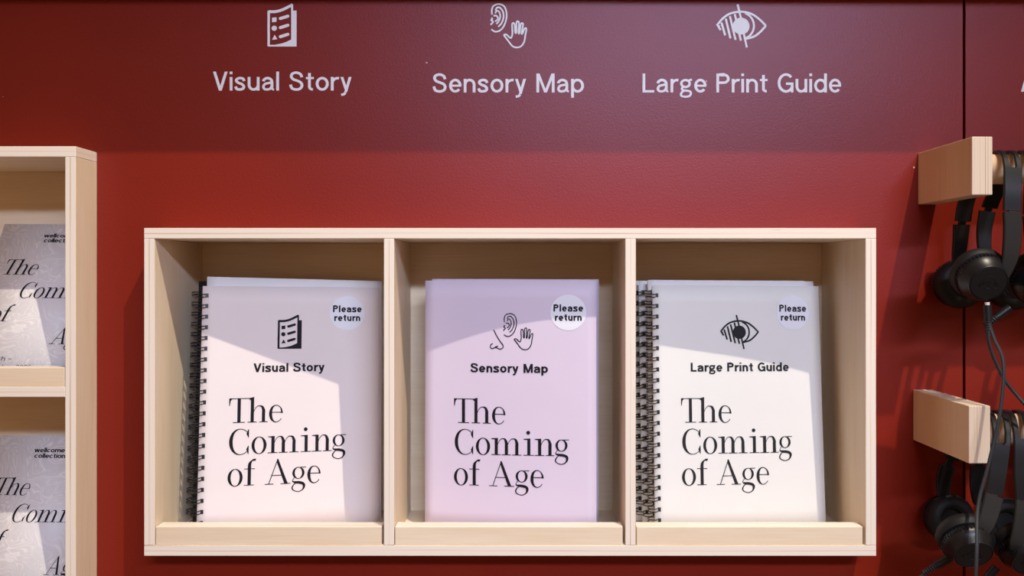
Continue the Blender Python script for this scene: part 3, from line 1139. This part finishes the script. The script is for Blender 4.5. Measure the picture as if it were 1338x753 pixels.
def headphones(label, h):
    root = thing('headphones', label, 'headphones', h['top'], 'black headphones on the pegs')
    org = Vector(h['top'])
    loc = lambda VF: ([Vector(v) - org for v in VF[0]], VF[1])

    def part(name, VF, m, parent=root, smooth=True):
        V, F = loc(VF)
        me = mesh(name, V, F, [m], smooth=smooth)
        if smooth:
            bm = bmesh.new()
            bm.from_mesh(me)
            bmesh.ops.recalc_face_normals(bm, faces=bm.faces[:])
            for e_ in bm.edges:
                if len(e_.link_faces) == 2 and e_.calc_face_angle() > math.radians(38):
                    e_.smooth = False
            bm.to_mesh(me)
            bm.free()
        return put(name, me, parent)

    band = crom(h['band'], 8)
    wb = h.get('bw', 0.0185)
    n = len(band)
    i0, i1 = int(n * h['slot'][0]), int(n * h['slot'][1])
    parts = [ribbon(band[:i0 + 1], wb, 0.0034), ribbon(band[i1:], wb, 0.0034),
             ribbon(band[i0:i1 + 1], wb, 0.0034, -0.5, -0.15), ribbon(band[i0:i1 + 1], wb, 0.0034, 0.17, 0.5)]
    # rounded ends of the long slot
    for idx, d in ((i0, 1), (i1, -1)):
        for s in range(4):
            f0, f1 = 0.16 * (s / 4) , 0.16 * ((s + 1) / 4)
        a, b = band[idx], band[idx + d]
        q = [tuple(a[k] + (b[k] - a[k]) * 0.5 for k in range(3))]
        parts.append(ribbon([a, q[0]], wb, 0.0034, -0.5, -0.10))
        parts.append(ribbon([a, q[0]], wb, 0.0034, 0.12, 0.5))
    part('headband', join(parts), m_plastic)
    for key in ('farm', 'barm'):
        path = crom([p[:3] for p in h[key]], 8)
        ws = [x[0] for x in crom([(p[3],) for p in h[key]], 8)]
        part('arm', ribbon(path, ws, 0.0042), m_plastic if key == 'barm' else m_matte)
        # narrow slider between headband end and arm
        b = band[0] if key == 'farm' else band[-1]
        a = path[0]
        part('slider', ribbon([b, tuple((x + y) / 2 for x, y in zip(a, b)), a], 0.009, 0.0024), m_plastic)
    for key, arm in (('fcup', 'farm'), ('bcup', 'barm')):
        c, ax = h[key]
        # axis points outwards, away from the head
        R = h.get('R', 0.0285)
        k = R / 0.030
        cup = part('ear_cup', lathe([(0.0245 * k, 0.0135), (0.0262 * k, 0.0150), (0.0268 * k, 0.0185), (0.0262 * k, 0.0215), (0.0240 * k, 0.0250), (0.0215 * k, 0.0285),
                                     (0.0206 * k, 0.0315), (0.0200 * k, 0.0326), (0.0193 * k, 0.0328), (0.0189 * k, 0.0318)], c, ax), m_plastic)
        part('cushion', lathe([(0.0125 * k, 0.0045), (0.0135 * k, 0.0000), (0.0175 * k, -0.0030), (0.0225 * k, -0.0030), (0.0270 * k, 0.0000), (0.0296 * k, 0.0045), (0.0296 * k, 0.0090),
                               (0.0275 * k, 0.0128), (0.0245 * k, 0.0140)], c, ax), m_pad, cup)
        # ribbed collar round the housing
        C, A, u, v = cup_frame(c, ax)
        ribs = []
        for j in range(44):
            t = 2 * math.pi * j / 44
            d = u * math.cos(t) + v * math.sin(t)
            ribs.append(tube([C + A * 0.0155 + d * 0.0270 * k, C + A * 0.0200 + d * 0.0272 * k], 0.0007, 5))
        part('ribbed_collar', join(ribs), m_plastic, cup)
        part('outer_cap', lathe([(0.0190 * k, 0.0300), (0.0190 * k, 0.0322), (0.0184 * k, 0.0328), (0.0110 * k, 0.0330), (0.004 * k, 0.0331)], c, ax), m_matte, cup)
        # raised oval mark on the cap: a ring, a peak and three short curls
        sgn = 1 if ax[1] < 0 else -1
        M = lambda x, y: C + A * 0.0332 + u * x * sgn * k + v * y * k
        q = []
        for line in ([(-0.011, -0.002), (-0.006, 0.004), (0.0, 0.0085), (0.006, 0.004), (0.011, -0.002)],
                     [(-0.009, -0.004), (-0.009, 0.001), (-0.0055, 0.002), (-0.006, -0.001), (-0.0085, -0.001), (-0.0045, -0.005)],
                     [(0.0025, 0.002), (-0.002, 0.0015), (-0.001, -0.001), (0.002, -0.0025), (0.0005, -0.0055), (-0.003, -0.005)],
                     [(0.009, 0.001), (0.0055, 0.0005), (0.0065, -0.002), (0.0092, -0.003), (0.008, -0.0055), (0.005, -0.005)]):
            q.append(tube([M(*p_) for p_ in crom(line, 4)], 0.00045, 5))
        part('embossed_mark', join(q), m_plastic, cup)
        # pivot that joins arm and housing
        end = Vector(h[arm][-1][:3])
        side = C + A * 0.020
        dv = (side - end)
        part('pivot', tube([end, end + dv * 0.35], 0.0042, 12), m_hinge if key == 'bcup' else m_plastic, cup)
    if 'cable' in h:
        pth = crom(h['cable'], 10)
        cb = part('cable', tube(pth, 0.0018, 8), m_cable)
        a = Vector(h['cable'][0])
        d = Vector(h['plug']).normalized()
        part('plug', tube([a, a + d * 0.016], 0.0043, 14), m_plastic, cb)
        if h.get('ring'):
            part('plug_ring', tube([a - d * 0.003, a], 0.0024, 12), m_plug, cb)
        rel = []
        for s in range(6):
            rel.append(tube([a + d * (0.016 + s * 0.0026), a + d * (0.0176 + s * 0.0026)], 0.0036 - 0.00018 * s, 12))
        part('strain_relief', join(rel), m_cable, cb)
    return root


zt = zu + PR + 0.0021
headphones('black headphones hanging nearest the upper block, cable plugged below', dict(
    top=(0.5125, YC, zt),
    band=[(0.5010, 0.8665, 0.0655), (0.5025, 0.8680, 0.0890), (0.5065, 0.8755, 0.1130), (0.5100, 0.8880, 0.1275), (0.5125, YC, zt + 0.0002), (0.5125, 0.9220, 0.1275),
          (0.5110, 0.9370, 0.1130), (0.5000, 0.9500, 0.0880), (0.4975, 0.9570, 0.0605)],
    slot=(0.24, 0.76),
    farm=[(0.5009, 0.8660, 0.0640, 0.0185), (0.5000, 0.8640, 0.0450, 0.0180), (0.4975, 0.8625, 0.0220, 0.0170), (0.4935, 0.8630, 0.0060, 0.0130), (0.4905, 0.8640, -0.0040, 0.0090)],
    barm=[(0.4972, 0.9590, 0.0570, 0.0185), (0.4970, 0.9610, 0.0400, 0.0170), (0.4965, 0.9640, 0.0200, 0.0150), (0.4960, 0.9660, 0.0060, 0.0100)],
    fcup=((0.4780, 0.8930, 0.0040), (-0.08, -0.91, -0.40)),
    bcup=((0.4985, 0.9590, -0.0100), (0.0, 1.0, -0.06)),
    cable=[(0.4775, 0.8700, -0.0315), (0.4785, 0.8690, -0.0480), (0.4815, 0.8640, -0.0660), (0.4830, 0.8500, -0.0900), (0.4760, 0.8440, -0.1390), (0.4640, 0.8420, -0.1880),
           (0.4510, 0.8380, -0.2300), (0.4400, 0.8200, -0.2700), (0.4350, 0.8150, -0.3300), (0.4380, 0.8200, -0.4200)],
    plug=(0.03, -0.03, -1.0), ring=True))
UP2 = dict(
    top=(0.5400, YC, zt),
    band=[(0.5215, 0.8665, 0.0615), (0.5235, 0.8680, 0.0870), (0.5290, 0.8755, 0.1130), (0.5350, 0.8880, 0.1275), (0.5385, YC, zt + 0.0002), (0.5390, 0.9220, 0.1275),
          (0.5370, 0.9370, 0.1130), (0.5300, 0.9500, 0.0900), (0.5278, 0.9570, 0.0760)],
    slot=(0.24, 0.76),
    farm=[(0.5213, 0.8660, 0.0600, 0.0185), (0.5212, 0.8640, 0.0420, 0.0180), (0.5215, 0.8625, 0.0220, 0.0170), (0.5230, 0.8630, 0.0060, 0.0130), (0.5240, 0.8640, -0.0040, 0.0090)],
    barm=[(0.5265, 0.9590, 0.0720, 0.0185), (0.5240, 0.9610, 0.0500, 0.0170), (0.5240, 0.9600, 0.0300, 0.0150), (0.5290, 0.9600, 0.0220, 0.0100)],
    fcup=((0.5380, 0.8960, 0.0000), (-0.10, -0.92, -0.34)),
    bcup=((0.5600, 0.9600, -0.0120), (0.0, 1.0, -0.05)),
    cable=[(0.5020, 0.8720, -0.0340), (0.4915, 0.8760, -0.0450), (0.4835, 0.8780, -0.0560), (0.4840, 0.8760, -0.0760), (0.4960, 0.8740, -0.1060), (0.5110, 0.8700, -0.1280),
           (0.5330, 0.8560, -0.1600), (0.5520, 0.8360, -0.2050), (0.5620, 0.8120, -0.2700), (0.5650, 0.8050, -0.3600)],
    plug=(-0.75, 0.15, -0.62))
headphones('black headphones second on the upper peg, cut off by the right edge', UP2)
zt = zl + PR + 0.0021
headphones('black headphones hanging nearest the lower block, cap tilted down', dict(
    top=(0.5050, YC, zt),
    band=[(0.4800, 0.8620, -0.2240), (0.4860, 0.8650, -0.2000), (0.4935, 0.8720, -0.1680), (0.4990, 0.8870, -0.1510), (0.5030, YC, zt + 0.0002), (0.5030, 0.9220, -0.1510),
          (0.5000, 0.9370, -0.1650), (0.4930, 0.9520, -0.1900), (0.4860, 0.9600, -0.2100)],
    slot=(0.22, 0.76),
    farm=[(0.4797, 0.8615, -0.2260, 0.0185), (0.4740, 0.8570, -0.2380, 0.0180), (0.4660, 0.8520, -0.2520, 0.0165), (0.4600, 0.8510, -0.2620, 0.0130), (0.4570, 0.8530, -0.2680, 0.0090)],
    barm=[(0.4830, 0.9620, -0.2180, 0.0190), (0.4800, 0.9640, -0.2320, 0.0175), (0.4800, 0.9660, -0.2480, 0.0150), (0.4810, 0.9670, -0.2580, 0.0100)],
    fcup=((0.4555, 0.8790, -0.2660), (-0.06, -0.84, -0.54)),
    bcup=((0.4880, 0.9590, -0.2790), (-0.05, 1.0, -0.10)),
    R=0.0282,
    cable=[(0.4440, 0.8800, -0.2960), (0.4330, 0.8850, -0.3060), (0.4240, 0.8880, -0.3140), (0.4120, 0.8900, -0.3300), (0.4080, 0.8900, -0.3800), (0.4100, 0.8900, -0.4600)],
    plug=(-0.78, 0.25, -0.58)))
LO2 = dict(
    top=(0.5290, YC, zt),
    band=[(0.5110, 0.8620, -0.2300), (0.5110, 0.8650, -0.2040), (0.5150, 0.8720, -0.1700), (0.5200, 0.8870, -0.1510), (0.5250, YC, zt + 0.0002), (0.5260, 0.9220, -0.1510),
          (0.5250, 0.9370, -0.1650), (0.5220, 0.9520, -0.1900), (0.5200, 0.9600, -0.2100)],
    slot=(0.26, 0.76),
    farm=[(0.5108, 0.8615, -0.2320, 0.0185), (0.5070, 0.8570, -0.2450, 0.0180), (0.5010, 0.8530, -0.2620, 0.0165), (0.4960, 0.8520, -0.2720, 0.0130), (0.4950, 0.8540, -0.2780, 0.0090)],
    barm=[(0.5190, 0.9620, -0.2180, 0.0190), (0.5180, 0.9640, -0.2320, 0.0175), (0.5190, 0.9660, -0.2500, 0.0150), (0.5200, 0.9670, -0.2620, 0.0100)],
    fcup=((0.5160, 0.8810, -0.2740), (-0.06, -0.84, -0.54)),
    bcup=((0.5510, 0.9600, -0.2830), (0.05, 1.0, -0.10)),
    R=0.0282,
    cable=[(0.4930, 0.8810, -0.3060), (0.4850, 0.8840, -0.3180), (0.4800, 0.8860, -0.3300), (0.4780, 0.8860, -0.3800), (0.4790, 0.8860, -0.4600)],
    plug=(-0.5, 0.2, -0.8))
headphones('black headphones second on the lower peg, cut off by the right edge', LO2)


def along(h, dx, swing):
    """the same headphones further along the peg, swung a little differently"""
    out = dict(h)
    mv = lambda p: (p[0] + dx + swing * (h['top'][2] - p[2]), *p[1:])
    for k in ('band', 'farm', 'barm'):
        out[k] = [mv(p) for p in h[k]]
    for k in ('fcup', 'bcup'):
        out[k] = (mv(h[k][0]), h[k][1])
    out['top'] = mv(h['top'])
    out.pop('cable', None)
    return out


# the row goes on past the frame's edge; these throw their shadows back onto the wall in view
headphones('black headphones third along the upper peg, right of the second pair', along(UP2, 0.062, 0.02))
headphones('black headphones at the far end of the upper peg, rightmost there', along(UP2, 0.128, 0.03))
headphones('black headphones third along the lower peg, right of the second pair', along(LO2, 0.064, 0.02))
headphones('black headphones at the far end of the lower peg, rightmost there', along(LO2, 0.130, 0.03))
